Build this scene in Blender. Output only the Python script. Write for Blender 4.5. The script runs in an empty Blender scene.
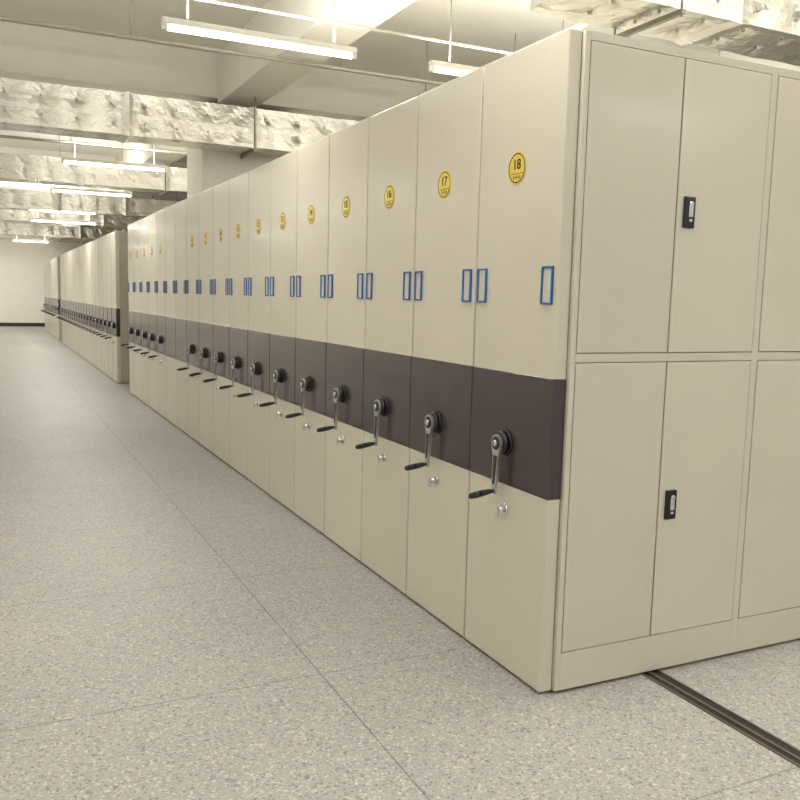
import bpy, bmesh, math, random
from mathutils import Vector, Matrix, noise
random.seed(4)
S=bpy.context.scene
COL=S.collection
W=0.5714; H=2.40
S.view_settings.view_transform='Standard'
S.view_settings.look='None'
S.view_settings.exposure=0.0

# ---------------------------------------------------------------- materials
def s2l(c):
    return tuple(((v/255)/12.92 if v/255<=0.04045 else ((v/255+0.055)/1.055)**2.4) for v in c)
def new_mat(name):
    m=bpy.data.materials.new(name); m.use_nodes=True
    nt=m.node_tree; b=nt.nodes['Principled BSDF']
    return m,nt,b
def simple(name,rgb,rough=0.5,metal=0.0,bump=0.0,scale=200,var=0.0,coat=0.0,objvar=0.0):
    m,nt,b=new_mat(name)
    c=s2l(rgb); b.inputs['Base Color'].default_value=(*c,1)
    b.inputs['Roughness'].default_value=rough; b.inputs['Metallic'].default_value=metal
    b.inputs['Coat Weight'].default_value=coat; b.inputs['Coat Roughness'].default_value=.12
    tc=nt.nodes.new('ShaderNodeTexCoord')
    if bump:
        n=nt.nodes.new('ShaderNodeTexNoise'); n.inputs['Scale'].default_value=scale
        n.inputs['Detail'].default_value=3
        bp=nt.nodes.new('ShaderNodeBump'); bp.inputs['Strength'].default_value=bump
        bp.inputs['Distance'].default_value=0.002
        nt.links.new(tc.outputs['Object'],n.inputs['Vector'])
        nt.links.new(n.outputs['Fac'],bp.inputs['Height']); nt.links.new(bp.outputs['Normal'],b.inputs['Normal'])
    if var:
        n=nt.nodes.new('ShaderNodeTexNoise'); n.inputs['Scale'].default_value=3.0; n.inputs['Detail'].default_value=4
        r=nt.nodes.new('ShaderNodeValToRGB')
        r.color_ramp.elements[0].position=.3; r.color_ramp.elements[1].position=.7
        r.color_ramp.elements[0].color=(*[v*(1-var) for v in c],1)
        r.color_ramp.elements[1].color=(*[min(1,v*(1+var)) for v in c],1)
        nt.links.new(tc.outputs['Object'],n.inputs['Vector']); nt.links.new(n.outputs['Fac'],r.inputs['Fac'])
        out=r.outputs['Color']
        if objvar:   # slight paint batch difference from piece to piece
            oi=nt.nodes.new('ShaderNodeObjectInfo'); mr=nt.nodes.new('ShaderNodeMapRange')
            mr.inputs['To Min'].default_value=1-objvar; mr.inputs['To Max'].default_value=1+objvar*.3
            nt.links.new(oi.outputs['Random'],mr.inputs['Value'])
            hs=nt.nodes.new('ShaderNodeHueSaturation'); nt.links.new(mr.outputs['Result'],hs.inputs['Value'])
            nt.links.new(out,hs.inputs['Color']); out=hs.outputs['Color']
        nt.links.new(out,b.inputs['Base Color'])
    return m
def emis(name,rgb,st):
    m,nt,b=new_mat(name)
    b.inputs['Base Color'].default_value=(.9,.9,.85,1)
    b.inputs['Emission Color'].default_value=(*s2l(rgb),1); b.inputs['Emission Strength'].default_value=st
    return m
M_CAB=simple('powder_coat_beige',(202,197,181),.30,0,.12,350,.02,.15,.07)
M_CABIN=simple('cabinet_edge_beige',(172,167,152),.42,0,.2,350)
M_BAND=simple('dark_band_paint',(62,52,56),.26,0,.12,300,.05,.2)
M_DISC=simple('plate_yellow',(226,202,84),.28,.25,.1,100)
M_BLACK=simple('black_plastic',(24,24,26),.35,0,.1,300)
M_CHROME=simple('chrome',(225,225,225),.16,1,.05,80)
M_ALU=simple('cast_aluminium_grey',(190,190,193),.28,.9,.2,200)
M_BLUE=simple('label_blue_plastic',(24,90,160),.18,0,.1,100,0,.5)
M_CARD=simple('label_card',(194,191,178),.6,0,.1,100)
M_INK=simple('print_ink',(40,34,22),.6,0,.05)
M_WHITE=simple('lamp_housing_white',(228,226,218),.4,0,.1,100)
M_ROD=simple('galvanised_rod',(140,136,126),.4,.6,.1,100)
M_PIN=simple('pin_cap_metal',(176,174,166),.35,.8,.1,100)
M_CONDUIT=simple('conduit_paint',(168,164,152),.45,.2,.1,100)
M_WALL=simple('wall_plaster',(246,243,235),.85,0,.3,60,.015)
M_CEIL=simple('ceiling_plaster',(250,247,238),.9,0,.35,40,.015)
M_BASE=simple('baseboard_dark',(56,50,46),.5,0,.1)
M_RAIL=simple('rail_steel_worn',(112,104,96),.4,.6,.4,60,.25)
M_RAILD=simple('rail_groove_dark',(44,38,36),.5,.3,.4,60,.3)
M_TUBE=emis('tube_glow',(255,250,238),10)

def floor_mat():
    m,nt,b=new_mat('terrazzo_tile'); N=nt.nodes.new; L=nt.links.new
    tc=N('ShaderNodeTexCoord')
    wn=N('ShaderNodeTexNoise'); wn.inputs['Scale'].default_value=70; wn.inputs['Detail'].default_value=2
    L(tc.outputs['Object'],wn.inputs['Vector'])
    vs=N('ShaderNodeVectorMath'); vs.operation='SCALE'; vs.inputs['Scale'].default_value=.011; L(wn.outputs['Color'],vs.inputs[0])
    va=N('ShaderNodeVectorMath'); va.operation='ADD'; L(tc.outputs['Object'],va.inputs[0]); L(vs.outputs['Vector'],va.inputs[1])
    def chips(scale,lo,hi,prev,ramp,amt=1.0):
        v=N('ShaderNodeTexVoronoi'); v.inputs['Scale'].default_value=scale; v.inputs['Randomness'].default_value=1
        L(va.outputs['Vector'],v.inputs['Vector'])
        sep=N('ShaderNodeSeparateColor'); L(v.outputs['Color'],sep.inputs['Color'])
        a=N('ShaderNodeMath'); a.operation='GREATER_THAN'; L(sep.outputs['Red'],a.inputs[0]); a.inputs[1].default_value=hi
        th=N('ShaderNodeMath'); th.operation='MULTIPLY'; L(sep.outputs['Blue'],th.inputs[0]); th.inputs[1].default_value=lo*1.3
        d=N('ShaderNodeMath'); d.operation='LESS_THAN'; L(v.outputs['Distance'],d.inputs[0]); L(th.outputs[0],d.inputs[1])
        mu=N('ShaderNodeMath'); mu.operation='MULTIPLY'; L(a.outputs[0],mu.inputs[0]); L(d.outputs[0],mu.inputs[1])
        m2=N('ShaderNodeMath'); m2.operation='MULTIPLY'; L(mu.outputs[0],m2.inputs[0]); m2.inputs[1].default_value=amt
        r=N('ShaderNodeValToRGB'); r.color_ramp.interpolation='CONSTANT'
        el=r.color_ramp.elements
        el[0].position=0; el[0].color=(*s2l(ramp[0]),1); el[1].position=1/len(ramp); el[1].color=(*s2l(ramp[1]),1)
        for i,c in enumerate(ramp[2:],2):
            e=el.new(i/len(ramp)); e.color=(*s2l(c),1)
        L(sep.outputs['Green'],r.inputs['Fac'])
        mx=N('ShaderNodeMix'); mx.data_type='RGBA'; L(m2.outputs[0],mx.inputs['Factor'])
        L(prev,mx.inputs['A']); L(r.outputs['Color'],mx.inputs['B'])
        return mx.outputs['Result']
    n=N('ShaderNodeTexNoise'); n.inputs['Scale'].default_value=1.3; n.inputs['Detail'].default_value=6
    L(tc.outputs['Object'],n.inputs['Vector'])
    r=N('ShaderNodeValToRGB'); r.color_ramp.elements[0].position=.3; r.color_ramp.elements[1].position=.7
    r.color_ramp.elements[0].color=(*s2l((150,148,144)),1); r.color_ramp.elements[1].color=(*s2l((160,158,153)),1)
    L(n.outputs['Fac'],r.inputs['Fac'])
    c=r.outputs['Color']
    c=chips(215,.6,.30,c,[(182,180,175),(136,134,130),(178,174,167),(148,145,140),(122,120,117)],.8)
    c=chips(112,.6,.46,c,[(192,190,185),(124,122,119),(148,143,136),(184,182,176),(110,108,106),(168,161,151)],.85)
    c=chips(62,.55,.74,c,[(194,192,187),(116,114,112),(186,183,177),(134,130,124),(106,104,103)],.8)
    sp=N('ShaderNodeSeparateXYZ'); L(tc.outputs['Object'],sp.inputs[0])
    def joint(out,off,per,amt,wd):
        a=N('ShaderNodeMath'); a.operation='ADD'; L(out,a.inputs[0]); a.inputs[1].default_value=-off+per*50+per/2
        mo=N('ShaderNodeMath'); mo.operation='MODULO'; L(a.outputs[0],mo.inputs[0]); mo.inputs[1].default_value=per
        s=N('ShaderNodeMath'); s.operation='SUBTRACT'; L(mo.outputs[0],s.inputs[0]); s.inputs[1].default_value=per/2
        ab=N('ShaderNodeMath'); ab.operation='ABSOLUTE'; L(s.outputs[0],ab.inputs[0])
        lt=N('ShaderNodeMath'); lt.operation='LESS_THAN'; L(ab.outputs[0],lt.inputs[0]); lt.inputs[1].default_value=wd
        k=N('ShaderNodeMath'); k.operation='MULTIPLY'; L(lt.outputs[0],k.inputs[0]); k.inputs[1].default_value=amt
        return k.outputs[0]
    jx=joint(sp.outputs['X'],-.70,1.23,.75,.0026); jy=joint(sp.outputs['Y'],.49,1.23,.55,.0032)
    mxm=N('ShaderNodeMath'); mxm.operation='MAXIMUM'; L(jx,mxm.inputs[0]); L(jy,mxm.inputs[1])
    mx=N('ShaderNodeMix'); mx.data_type='RGBA'; L(mxm.outputs[0],mx.inputs['Factor']); L(c,mx.inputs['A'])
    mx.inputs['B'].default_value=(*s2l((84,82,78)),1)
    L(mx.outputs['Result'],b.inputs['Base Color'])
    b.inputs['Roughness'].default_value=.45
    bp=N('ShaderNodeBump'); bp.inputs['Strength'].default_value=.1; bp.inputs['Distance'].default_value=.001
    n2=N('ShaderNodeTexNoise'); n2.inputs['Scale'].default_value=60; L(tc.outputs['Object'],n2.inputs['Vector'])
    L(n2.outputs['Fac'],bp.inputs['Height']); L(bp.outputs['Normal'],b.inputs['Normal'])
    return m
M_FLOOR=floor_mat()
def foil_mat():
    m,nt,b=new_mat('aluminium_foil_wrap'); N=nt.nodes.new; L=nt.links.new
    tc=N('ShaderNodeTexCoord')
    n=N('ShaderNodeTexNoise'); n.inputs['Scale'].default_value=18; n.inputs['Detail'].default_value=6; n.inputs['Distortion'].default_value=.7
    L(tc.outputs['Object'],n.inputs['Vector'])
    bp=N('ShaderNodeBump'); bp.inputs['Strength'].default_value=.5; bp.inputs['Distance'].default_value=.011
    L(n.outputs['Fac'],bp.inputs['Height']); L(bp.outputs['Normal'],b.inputs['Normal'])
    b.inputs['Base Color'].default_value=(*s2l((222,220,214)),1); b.inputs['Metallic'].default_value=.95; b.inputs['Roughness'].default_value=.25
    return m
M_FOIL=foil_mat()

# ---------------------------------------------------------------- mesh helpers
def link(o): COL.objects.link(o); return o
def mesh_obj(name,bm,mat,parent=None,smooth=False):
    me=bpy.data.meshes.new(name); bm.normal_update(); bm.to_mesh(me); bm.free()
    mats=mat if isinstance(mat,(list,tuple)) else [mat]
    for m in mats: me.materials.append(m)
    if smooth:
        for p in me.polygons: p.use_smooth=True
    o=link(bpy.data.objects.new(name,me))
    if parent: o.parent=parent
    return o
def add_box(bm,x0,x1,y0,y1,z0,z1,bevel=0.0,mi=0,seg=2):
    t=bmesh.new()
    bmesh.ops.create_cube(t,size=1)
    for v in t.verts:
        v.co=Vector((x0+(v.co.x+.5)*(x1-x0),y0+(v.co.y+.5)*(y1-y0),z0+(v.co.z+.5)*(z1-z0)))
    if bevel: bmesh.ops.bevel(t,geom=t.edges[:],offset=bevel,segments=seg,affect='EDGES',profile=.6)
    for f in t.faces: f.material_index=mi
    me=bpy.data.meshes.new('t'); t.to_mesh(me); t.free(); bm.from_mesh(me); bpy.data.meshes.remove(me)
def add_cyl(bm,p0,p1,r0,r1=None,n=24,mi=0,bevel=0.0,smooth=True):
    r1=r0 if r1 is None else r1
    p0=Vector(p0); p1=Vector(p1); d=p1-p0; L=d.length
    t=bmesh.new()
    bmesh.ops.create_cone(t,cap_ends=True,segments=n,radius1=r0,radius2=r1,depth=L)
    if bevel:
        es=[e for e in t.edges if abs(e.verts[0].co.z-e.verts[1].co.z)<1e-6]
        bmesh.ops.bevel(t,geom=es,offset=bevel,segments=2,affect='EDGES')
    q=d.to_track_quat('Z','Y').to_matrix().to_4x4()
    bmesh.ops.transform(t,matrix=Matrix.Translation((p0+p1)/2)@q,verts=t.verts)
    for f in t.faces:
        f.material_index=mi; f.smooth=smooth and len(f.verts)<=4
    me=bpy.data.meshes.new('t'); t.to_mesh(me); t.free(); bm.from_mesh(me); bpy.data.meshes.remove(me)
def box(name,x0,x1,y0,y1,z0,z1,mat,bevel=0,parent=None):
    bm=bmesh.new(); add_box(bm,x0,x1,y0,y1,z0,z1,bevel); return mesh_obj(name,bm,mat,parent)
def empty(name,loc,label,cat,group=None):
    e=link(bpy.data.objects.new(name,None)); e.location=loc; e.empty_display_size=.1
    e['label']=label; e['category']=cat
    if group: e['group']=group
    return e
def tag(o,label,cat,group=None):
    o['label']=label; o['category']=cat
    if group: o['group']=group

# ---------------------------------------------------------------- shell
def struct(o): o['kind']='structure'; return o
YN,YF=-6.0,34.0; XL,XR=-5.0,7.5; ZC=3.9
struct(box('floor',XL,XR,YN,YF,-.1,0,M_FLOOR))
struct(box('ceiling',XL,XR,YN,YF,ZC,ZC+.1,M_CEIL))
struct(box('wall_far',XL,XR,YF,YF+.15,0,ZC,M_WALL))
struct(box('wall_left',XL-.15,XL,YN,YF,0,ZC,M_WALL))
struct(box('wall_right',XR,XR+.15,YN,YF,0,ZC,M_WALL))
struct(box('baseboard_far',XL,XR,YF-.02,YF,0,.14,M_BASE,.003))
n=1
for y in (-1.2,6.45,14.1,21.7,29.3):
    struct(box('trim_%d'%n,XL,XR,y,y+.45,3.45,ZC,M_CEIL,.01)); n+=1
for x in (-3.6,.35,4.6):
    ys=[YN,-1.2,-.75,6.45,6.9,14.1,14.55,21.7,22.15,29.3,29.75,YF]
    for i in range(0,len(ys),2):
        struct(box('trim_%d'%n,x,x+.4,ys[i],ys[i+1],3.40,ZC,M_CEIL,.01)); n+=1

col=box('concrete_column',.2,1.18,6.50,7.25,0,3.40,M_WALL,.01)
tag(col,'square white plastered column rising behind fixed cabinet fronts','column')
col2=box('concrete_column',3.9,4.6,7.0,7.7,0,3.40,M_WALL,.01)
tag(col2,'square white plastered column behind the cabinet row','column')

# ---------------------------------------------------------------- shelving unit master parts
UW=W-.010
FX=-.012   # face of the end cover
yc=UW/2
def master_parts():
    P={}
    bm=bmesh.new(); add_box(bm,.046,2.9,.004,UW-.004,.012,H-.004,.002); P['body']=(bm,M_CABIN)
    bm=bmesh.new(); add_box(bm,FX,.044,0,UW,.010,H,.007,0,3); P['front_panel']=(bm,M_CAB)
    bm=bmesh.new(); add_box(bm,FX-.0025,.0445,-.0015,UW+.0015,.747,1.194,.006,0,3); P['dark_band']=(bm,M_BAND)
    return P
def make_label_frame(y):
    bm=bmesh.new()
    y0,y1,z0,z1=y-.034,y+.034,1.458,1.595
    t=.0075; a=FX-.009; b=FX
    add_box(bm,a,b,y0,y1,z0,z0+t,.0015); add_box(bm,a,b,y0,y1,z1-t,z1,.0015)
    add_box(bm,a,b,y0,y0+t,z0+t,z1-t,.0015); add_box(bm,a,b,y1-t,y1,z0+t,z1-t,.0015)
    f=mesh_obj('label_holder',bm,M_BLUE); f['label']='bright blue plastic label frame'
    box('label_card',FX-.003,FX,y0+t,y1-t,z0+t,z1-t,M_CARD,0,f)
    return f
def make_crank():
    zc=.915; yh=yc+.012; F=FX-.0025
    bm=bmesh.new()
    add_cyl(bm,(F,yh,zc),(F-.010,yh,zc),.053,.052,40,0,.002)
    add_cyl(bm,(F-.010,yh,zc),(F-.030,yh,zc),.047,.044,40,0,.004)
    hub=mesh_obj('crank_hub',bm,M_BLACK); hub['label']='large round black crank hub'
    bm=bmesh.new(); pts=[]
    za,zb=zc,.722; ya,yb=yh,yh+.010; ra,rb=.035,.014
    for i in range(15):
        a=math.radians(-20+220*i/14); pts.append((ya-ra*math.cos(a),za+ra*math.sin(a)))
    pts.append((ya+.020,za-.055))
    for i in range(9):
        a=math.radians(180+180*i/8); pts.append((yb-rb*math.cos(a),zb+rb*math.sin(a)))
    pts.append((ya-.018,za-.055))
    lo=[bm.verts.new((F-.032,y,z)) for y,z in pts]; hi=[bm.verts.new((F-.044,y,z)) for y,z in pts]
    bm.faces.new(lo); bm.faces.new(hi[::-1])
    for i in range(len(pts)):
        j=(i+1)%len(pts); bm.faces.new((lo[j],lo[i],hi[i],hi[j]))
    bmesh.ops.recalc_face_normals(bm,faces=bm.faces)
    arm=mesh_obj('crank_arm',bm,M_ALU,hub); arm['label']='bright silver crank arm'
    bm=bmesh.new()
    add_cyl(bm,(F-.044,yh,zc),(F-.048,yh,zc),.027,.026,28,0,.001)
    q=[(-.011,-.050),(.013,-.050),(.014,-.165),(.004,-.165)]
    a=[bm.verts.new((F-.0442,yh+y,zc+z)) for y,z in q]; b=[bm.verts.new((F-.0462,yh+y,zc+z)) for y,z in q]
    bm.faces.new(b[::-1])
    for i in range(4):
        j=(i+1)%4; bm.faces.new((a[i],a[j],b[j],b[i]))
    mesh_obj('crank_inlay',bm,M_BLACK,hub)
    bm=bmesh.new(); add_cyl(bm,(F-.048,yh,zc),(F-.053,yh,zc),.015,.012,20,0,.001)
    c=mesh_obj('crank_cap',bm,M_CHROME,hub)
    bm=bmesh.new()
    add_cyl(bm,(F-.042,yb,zb),(F-.056,yb,zb-.002),.007,.007,12)
    prof=[(0,.008),(.010,.0110),(.040,.0130),(.072,.0130),(.089,.0110),(.095,.005)]
    for (a,r1),(b,r2) in zip(prof,prof[1:]): add_cyl(bm,(F-.052-a,yb+a*.10,zb-a*.18),(F-.052-b,yb+b*.10,zb-b*.18),r1,r2,20)
    grip=mesh_obj('crank_grip',bm,M_BLACK,hub); grip['label']='black turning grip'
    return hub
def make_lock():
    bm=bmesh.new(); z=.650; F=FX
    add_cyl(bm,(F,yc,z),(F-.008,yc,z),.024,.022,28,0,.0015)
    add_cyl(bm,(F-.008,yc,z),(F-.032,yc,z),.014,.013,20,0,.001)
    add_box(bm,F-.044,F-.030,yc-.004,yc+.004,z-.028,z+.011,.002)
    o=mesh_obj('lock_knob',bm,M_CHROME); o['label']='small chrome brake lock knob'; return o
def text_mesh(txt,size,mat,loc,name):
    cu=bpy.data.curves.new('t','FONT'); cu.body=txt; cu.size=size; cu.align_x='CENTER'; cu.align_y='CENTER'; cu.extrude=.0006
    cu.offset=size*.015
    o=bpy.data.objects.new('t',cu); link(o)
    dg=bpy.context.evaluated_depsgraph_get(); me=bpy.data.meshes.new_from_object(o.evaluated_get(dg))
    bpy.data.objects.remove(o)
    Mx=Matrix(((0,0,-1,loc[0]),(-1,0,0,loc[1]),(0,1,0,loc[2]),(0,0,0,1)))
    me.transform(Mx); me.materials.clear(); me.materials.append(mat); me.name=name
    return me
ZD=1.966; YD=yc+.008
def plate_mesh():
    bm=bmesh.new(); F=FX
    add_cyl(bm,(F,YD,ZD),(F-.0025,YD,ZD),.060,.060,48,0)
    for ro,ri,mi in ((.0555,.0510,1),):
        n=48
        a=[bm.verts.new((F-.0032,YD+ro*math.cos(2*math.pi*i/n),ZD+ro*math.sin(2*math.pi*i/n))) for i in range(n)]
        b=[bm.verts.new((F-.0032,YD+ri*math.cos(2*math.pi*i/n),ZD+ri*math.sin(2*math.pi*i/n))) for i in range(n)]
        for i in range(n):
            j=(i+1)%n; f=bm.faces.new((a[i],a[j],b[j],b[i])); f.material_index=mi
    add_box(bm,F-.0032,F-.0025,YD-.040,YD+.040,ZD-.0215,ZD-.0190,0,1)
    for i in range(5):
        y=YD-.022+i*.0105
        add_box(bm,F-.0032,F-.0025,y-.0035,y+.0035,ZD-.035,ZD-.0325,0,1); add_box(bm,F-.0032,F-.0025,y-.0012,y+.001,ZD-.042,ZD-.026,0,1)
    me=bpy.data.meshes.new('number_plate'); bm.to_mesh(me); bm.free()
    me.materials.append(M_DISC); me.materials.append(M_INK); return me
PLATE=plate_mesh()

def build_template():
    P=master_parts(); objs={}
    for k,(bm,m) in P.items(): objs[k]=mesh_obj(k,bm,m)
    objs['dark_band']['label']='dark charcoal painted band'
    objs['front_panel']['label']='beige powder-coated end cover'
    return [objs['body'],objs['front_panel'],objs['dark_band'],make_label_frame(.060),make_label_frame(UW-.052),make_crank(),make_lock()]
T=build_template()
def copy_tree(o,parent):
    c=o.copy(); COL.objects.link(c); c.parent=parent
    for ch in o.children: copy_tree(ch,c)
    return c
def make_unit(y,label,group,number=None,skip=(),name='mobile_shelving_unit'):
    e=empty(name,(0,y,0),label,'cabinet',group)
    for i,t in enumerate(T):
        if i in skip: continue
        copy_tree(t,e)
    if 0 in skip: box('body',1.25,2.9,.004,UW-.004,.012,H-.004,M_CABIN,.002,e)
    if number is not None:
        d=bpy.data.objects.new('number_plate',PLATE); link(d); d.parent=e; d['label']='round yellow number plate reading %d'%number
        me=text_mesh(str(number),.054,M_INK,(FX-.0033,YD,ZD+.012),'plate_number')
        t=bpy.data.objects.new('plate_number',me); link(t); t.parent=d
    return e
G1='beige mobile shelving units in the numbered row'
units=[]
for k in range(18):
    num=18-k
    fixed=k in (11,12)
    if k==0: lab='beige shelving unit numbered 18 with double doors on its end'
    elif fixed: lab='beige fixed shelving cover with dark band and no crank'
    else: lab='beige mobile shelving unit with dark band, crank, yellow plate %d'%num
    units.append(make_unit(k*W,lab,G1,num if not fixed else None,(0,5,6) if fixed else (),'fixed_shelving_unit' if fixed else 'mobile_shelving_unit'))
for k in range(20):
    e=make_unit(11.6+k*W,'beige mobile shelving unit with dark band beyond a cross aisle','beige mobile shelving units in the middle block',None,(3,4))
    e.scale=(1,.92,1)
for k in range(12):
    e=make_unit(24.0+k*W,'beige mobile shelving unit with dark band near the end wall','beige mobile shelving units near the end wall',None,(3,4,6))
    e.scale=(1,.91,1)
def kill(o):
    for c in list(o.children): kill(c)
    bpy.data.objects.remove(o)
for t in T: kill(t)

# ---- end face with doors on the first unit
U0=units[0]
Z0,ZM,ZT=.159,1.2686,2.367
yf0,yf1=-.016,.006
bays=[(.068+i*.912,.068+i*.912+.878) for i in range(3)]
XE=2.9
bm=bmesh.new()
add_box(bm,.046,bays[0][0],yf0,yf1,.012,H-.002,.002)
for i in range(3):
    x1=bays[i][1]; x2=bays[i+1][0] if i<2 else XE
    add_box(bm,x1,x2,yf0,yf1,.012,H-.002,.002)
for b in bays:
    add_box(bm,b[0],b[1],yf0,yf1,.012,Z0,.001); add_box(bm,b[0],b[1],yf0,yf1,ZT,H-.002,.001)
    add_box(bm,b[0],b[1],yf0,yf1,ZM-.016,ZM+.016,.001)
fr=mesh_obj('end_frame',bm,M_CAB,U0)
for b in bays:
    xm=(b[0]+b[1])/2-.008
    for (z0,z1,zl) in ((Z0,ZM-.016,.69),(ZM+.016,ZT,1.815)):
        for j,(xa,xb) in enumerate(((b[0],xm),(xm,b[1]))):
            g=.0032
            bm=bmesh.new(); add_box(bm,xa+g,xb-g,yf0-.002,.0,z0+g,z1-g,.003,0,3)
            d=mesh_obj('door',bm,M_CAB,U0); d['label']='beige steel door leaf'
            if j==1:
                x=xa+.058
                bm=bmesh.new(); add_box(bm,x-.027,x+.027,yf0-.012,yf0-.002,zl-.058,zl+.058,.004,0,3)
                add_box(bm,x-.021,x+.021,yf0-.0135,yf0-.011,zl-.051,zl+.051,.001)
                h=mesh_obj('door_handle',bm,M_BLACK,d); h['label']='black recessed door lock handle'
                bm=bmesh.new()
                add_box(bm,x-.010,x+.010,yf0-.020,yf0-.013,zl-.020,zl+.026,.003,0,2)
                add_cyl(bm,(x,yf0-.013,zl+.030),(x,yf0-.022,zl+.030),.010,.009,16)
                add_box(bm,x-.006,x+.008,yf0-.018,yf0-.013,zl-.036,zl-.026,.001)
                l=mesh_obj('door_latch',bm,M_CHROME,d); l['label']='small chrome latch'

# ---------------------------------------------------------------- rails in the floor
def rail(x,y0,y1,label):
    e=empty('floor_rail',(x,0,0),label,'rail','steel guide rails set in the floor')
    bm=bmesh.new(); add_box(bm,-.044,-.036,y0,y1,-.02,.006,.0015); add_box(bm,.036,.044,y0,y1,-.02,.006,.0015)
    add_box(bm,-.012,.0,y0,y1,-.02,.007,.002)
    mesh_obj('rail_edge',bm,M_RAIL,e)
    bm=bmesh.new(); add_box(bm,-.036,.036,y0,y1,-.02,.002,0); mesh_obj('rail_groove',bm,M_RAILD,e)
for x in (.52,1.55,2.45): rail(x,-3.2,10.3,'worn steel guide rail running under the shelving row')

# ---------------------------------------------------------------- ducts
def duct(x0,x1,y0,y1,z0,z1,label,amp=.006,seed=0,t=.035,dip=.018):
    bm=bmesh.new()
    nx=int((x1-x0)/t); ny=max(3,int((y1-y0)/t)); nz=max(3,int((z1-z0)/t))
    ring=[]
    for i in range(ny): ring.append((y0+(y1-y0)*i/ny,z0))
    for i in range(nz): ring.append((y1,z0+(z1-z0)*i/nz))
    for i in range(ny): ring.append((y1-(y1-y0)*i/ny,z1))
    for i in range(nz): ring.append((y0,z1-(z1-z0)*i/nz))
    px=.30; pins_z=(z0+(z1-z0)*.28,z0+(z1-z0)*.72); pins_y=(y0+(y1-y0)*.28,y0+(y1-y0)*.72)
    rows=[]
    for a in range(nx+1):
        x=x0+(x1-x0)*a/nx; r=[]
        for (y,z) in ring:
            p=Vector((x,y,z)); nrm=Vector((0,0,0))
            onz=abs(z-z0)<1e-5 or abs(z-z1)<1e-5; ony=abs(y-y0)<1e-5 or abs(y-y1)<1e-5
            if abs(z-z0)<1e-5: nrm.z-=1
            if abs(z-z1)<1e-5: nrm.z+=1
            if abs(y-y0)<1e-5: nrm.y-=1
            if abs(y-y1)<1e-5: nrm.y+=1
            nn=noise.noise(p*3.1+Vector((seed,0,0)))*amp+noise.noise(p*11)*amp*.5
            dx=((x/px)%1-.5)*px
            if ony and not onz: dz=min((z-q for q in pins_z),key=abs)
            elif onz and not ony: dz=min((y-q for q in pins_y),key=abs)
            else: dz=None
            if dz is not None:
                dd=math.hypot(dx,dz); th=math.atan2(dz,dx)
                nn-=dip*math.exp(-dd/.045)*(1+.35*math.cos(7*th+seed+int(x/px)*1.7))
            jb=(x/1.2)%1; nn+=.014*math.exp(-((jb-.5)*1.2/.035)**2)
            r.append(bm.verts.new(p+nrm*nn))
        rows.append(r)
    m=len(ring)
    for a in range(nx):
        for i in range(m):
            j=(i+1)%m; bm.faces.new((rows[a][i],rows[a+1][i],rows[a+1][j],rows[a][j]))
    bm.faces.new(rows[0]); bm.faces.new(rows[-1][::-1])
    bmesh.ops.recalc_face_normals(bm,faces=bm.faces)
    e=empty('ventilation_duct',(0,0,0),label,'duct','foil-wrapped ventilation ducts')
    mesh_obj('duct_body',bm,M_FOIL,e)
    bm=bmesh.new()
    k=math.ceil(x0/px)
    while (k+.5)*px<x1-.05:
        x=(k+.5)*px
        for z in pins_z: add_cyl(bm,(x,y0+.03,z),(x,y0+.006,z),.012,.009,8)
        for y in pins_y: add_cyl(bm,(x,y,z0+.03),(x,y,z0+.006),.012,.009,8)
        k+=1
    o=mesh_obj('insulation_pin',bm,M_PIN,e); o['kind']='stuff'
    x=x0+.6
    while x<x1:
        bm=bmesh.new()
        add_box(bm,x-.015,x+.015,y0-.06,y1+.06,z0-.045,z0-.02,.002)
        for y in (y0-.045,y1+.045): add_cyl(bm,(x,y,z0-.055),(x,y,ZC),.006,.006,8)
        mesh_obj('hanger',bm,M_ROD,e)
        x+=2.4
    return e
duct(-4.8,7.3,6.0,6.4,2.92,3.30,'silver foil-wrapped rectangular duct crossing above the cabinets',.004,seed=1)
duct(-4.8,7.3,10.7,11.1,2.98,3.32,'silver foil-wrapped duct crossing the aisle',seed=2,t=.05)
duct(-4.8,3,14.75,15.1,2.92,3.25,'silver foil-wrapped duct crossing the aisle',seed=3,t=.06)
duct(-4.8,3,18.2,18.6,2.95,3.25,'silver foil-wrapped duct crossing the aisle',seed=4,t=.06)
duct(-4.8,3,23.5,23.9,2.95,3.25,'silver foil-wrapped duct crossing the aisle',seed=5,t=.08)
duct(.75,7.3,.98,1.40,2.96,3.28,'silver foil-wrapped duct above the cabinet numbered 18',.006,seed=6,t=.03,dip=.026)

# ---------------------------------------------------------------- lights
def tube_light(x,y,z,power):
    e=empty('tube_light',(x,y,z),'white suspended fluorescent batten light, switched on','ceiling light','suspended fluorescent battens')
    bm=bmesh.new(); add_box(bm,0,1.22,-.028,.028,.018,.055,.006,0,2)
    add_box(bm,0,.03,-.02,.02,-.015,.02,.003); add_box(bm,1.19,1.22,-.02,.02,-.015,.02,.003)
    mesh_obj('lamp_housing',bm,M_WHITE,e)
    bm=bmesh.new(); add_cyl(bm,(.03,0,0),(1.19,0,0),.015,.015,16); mesh_obj('lamp_tube',bm,M_TUBE,e)
    for xx in (.15,1.07):
        bm=bmesh.new(); add_cyl(bm,(xx,0,.055),(xx,0,ZC-z),.005,.005,8); mesh_obj('hanger_rod',bm,M_ROD,e)
    for nm,rot,zz,pw in (('lamp_glow',0,-.03,power),('lamp_glow_upward',math.pi,.07,power*1.15)):
        ld=bpy.data.lights.new(nm,'AREA'); ld.shape='RECTANGLE'; ld.size=1.16; ld.size_y=.12; ld.energy=pw; ld.color=(1.0,.97,.905)
        lo=link(bpy.data.objects.new(nm,ld)); lo.parent=e; lo.location=(.61,0,zz); lo.rotation_euler=(rot,0,0)
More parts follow.
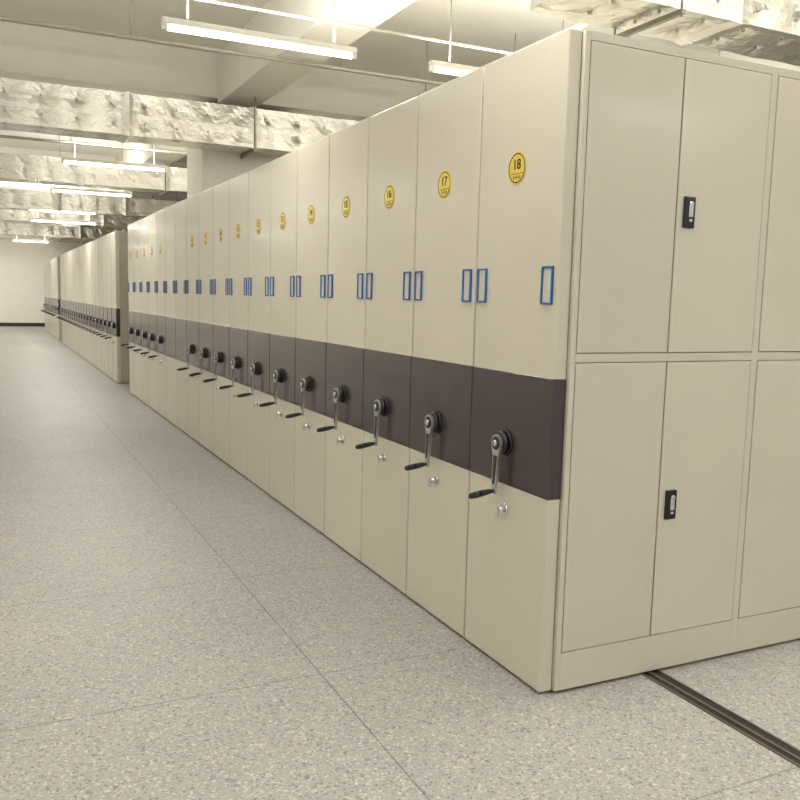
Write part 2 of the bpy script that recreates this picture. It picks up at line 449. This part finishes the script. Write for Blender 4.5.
rows=[(-3.0,-.85,3.0),(0.0,-.85,3.0),(2.78,-.87,3.0),(8.54,-1.0,2.97),(11.88,-.92,2.98),(15.4,-1.08,2.76),(19.8,-1.0,3.15),(25.5,-1.0,3.15),(31.2,-1.0,3.15)]  # farthest rows, left column included, are added to brighten the far wall
for y,x0,z in rows:
    for i in (-2,0,1,2,3):
        x=x0+1.64*i+(.12 if i==1 and y==2.78 else 0)
        if i==1 and y>9: continue
        if i==2 and (y>3): continue
        if i==3 and not (y==8.54): continue
        tube_light(x,y,z,19 if y<14 else (26 if y<16 else 36))
    o_bm=bmesh.new(); add_cyl(o_bm,(XL,y+.09,3.22),(XR,y+.09,3.22),.010,.010,10)
    c=mesh_obj('ceiling_conduit',o_bm,M_CONDUIT); tag(c,'thin pale conduit pipe above the lamps','pipe','thin conduits above the lamps')
for y in (4.4,9.6):
    bm=bmesh.new(); add_cyl(bm,(XL,y,3.36),(XR,y,3.36),.015,.015,12)
    x=-4.2
    while x<XR:
        if not (-3.65<x<-3.15 or .3<x<.8 or 4.55<x<5.05): add_cyl(bm,(x,y,3.36),(x,y,ZC),.006,.006,8)
        x+=1.7
    c=mesh_obj('branch_pipe',bm,M_CONDUIT); tag(c,'thin branch pipe hung under the concrete ceiling','pipe','branch pipes under the ceiling')
bm=bmesh.new(); z=3.41; x=2.0
add_cyl(bm,(x,YN,z),(x,YF,z),.022,.022,14)
for yy in range(-4,34,3): add_cyl(bm,(x,yy,z),(x,yy,ZC),.006,.006,8)
c=mesh_obj('sprinkler_pipe',bm,M_CONDUIT); tag(c,'long pale sprinkler pipe hung from the ceiling','pipe')

# ---------------------------------------------------------------- world
w=bpy.data.worlds.new('w'); S.world=w; w.use_nodes=True
bg=w.node_tree.nodes['Background']; bg.inputs[0].default_value=(1,.97,.92,1); bg.inputs[1].default_value=.6

# ---------------------------------------------------------------- camera
def cam_basis(yaw,pitch,roll):
    f=Vector((math.sin(yaw)*math.cos(pitch),math.cos(yaw)*math.cos(pitch),math.sin(pitch)))
    r=f.cross(Vector((0,0,1))).normalized(); u=r.cross(f)
    c,s=math.cos(roll),math.sin(roll)
    return c*r+s*u,-s*r+c*u,f
r,u,f=cam_basis(.452,-.1199,.0244)
cd=bpy.data.cameras.new('camera'); cam=link(bpy.data.objects.new('camera',cd))
cd.sensor_width=36; cd.lens=847.9/800*36; cd.clip_end=200
C=Vector((-1.8276,-2.4836,1.4691))
cam.matrix_world=Matrix(((r.x,u.x,-f.x,C.x),(r.y,u.y,-f.y,C.y),(r.z,u.z,-f.z,C.z),(0,0,0,1)))
S.camera=cam
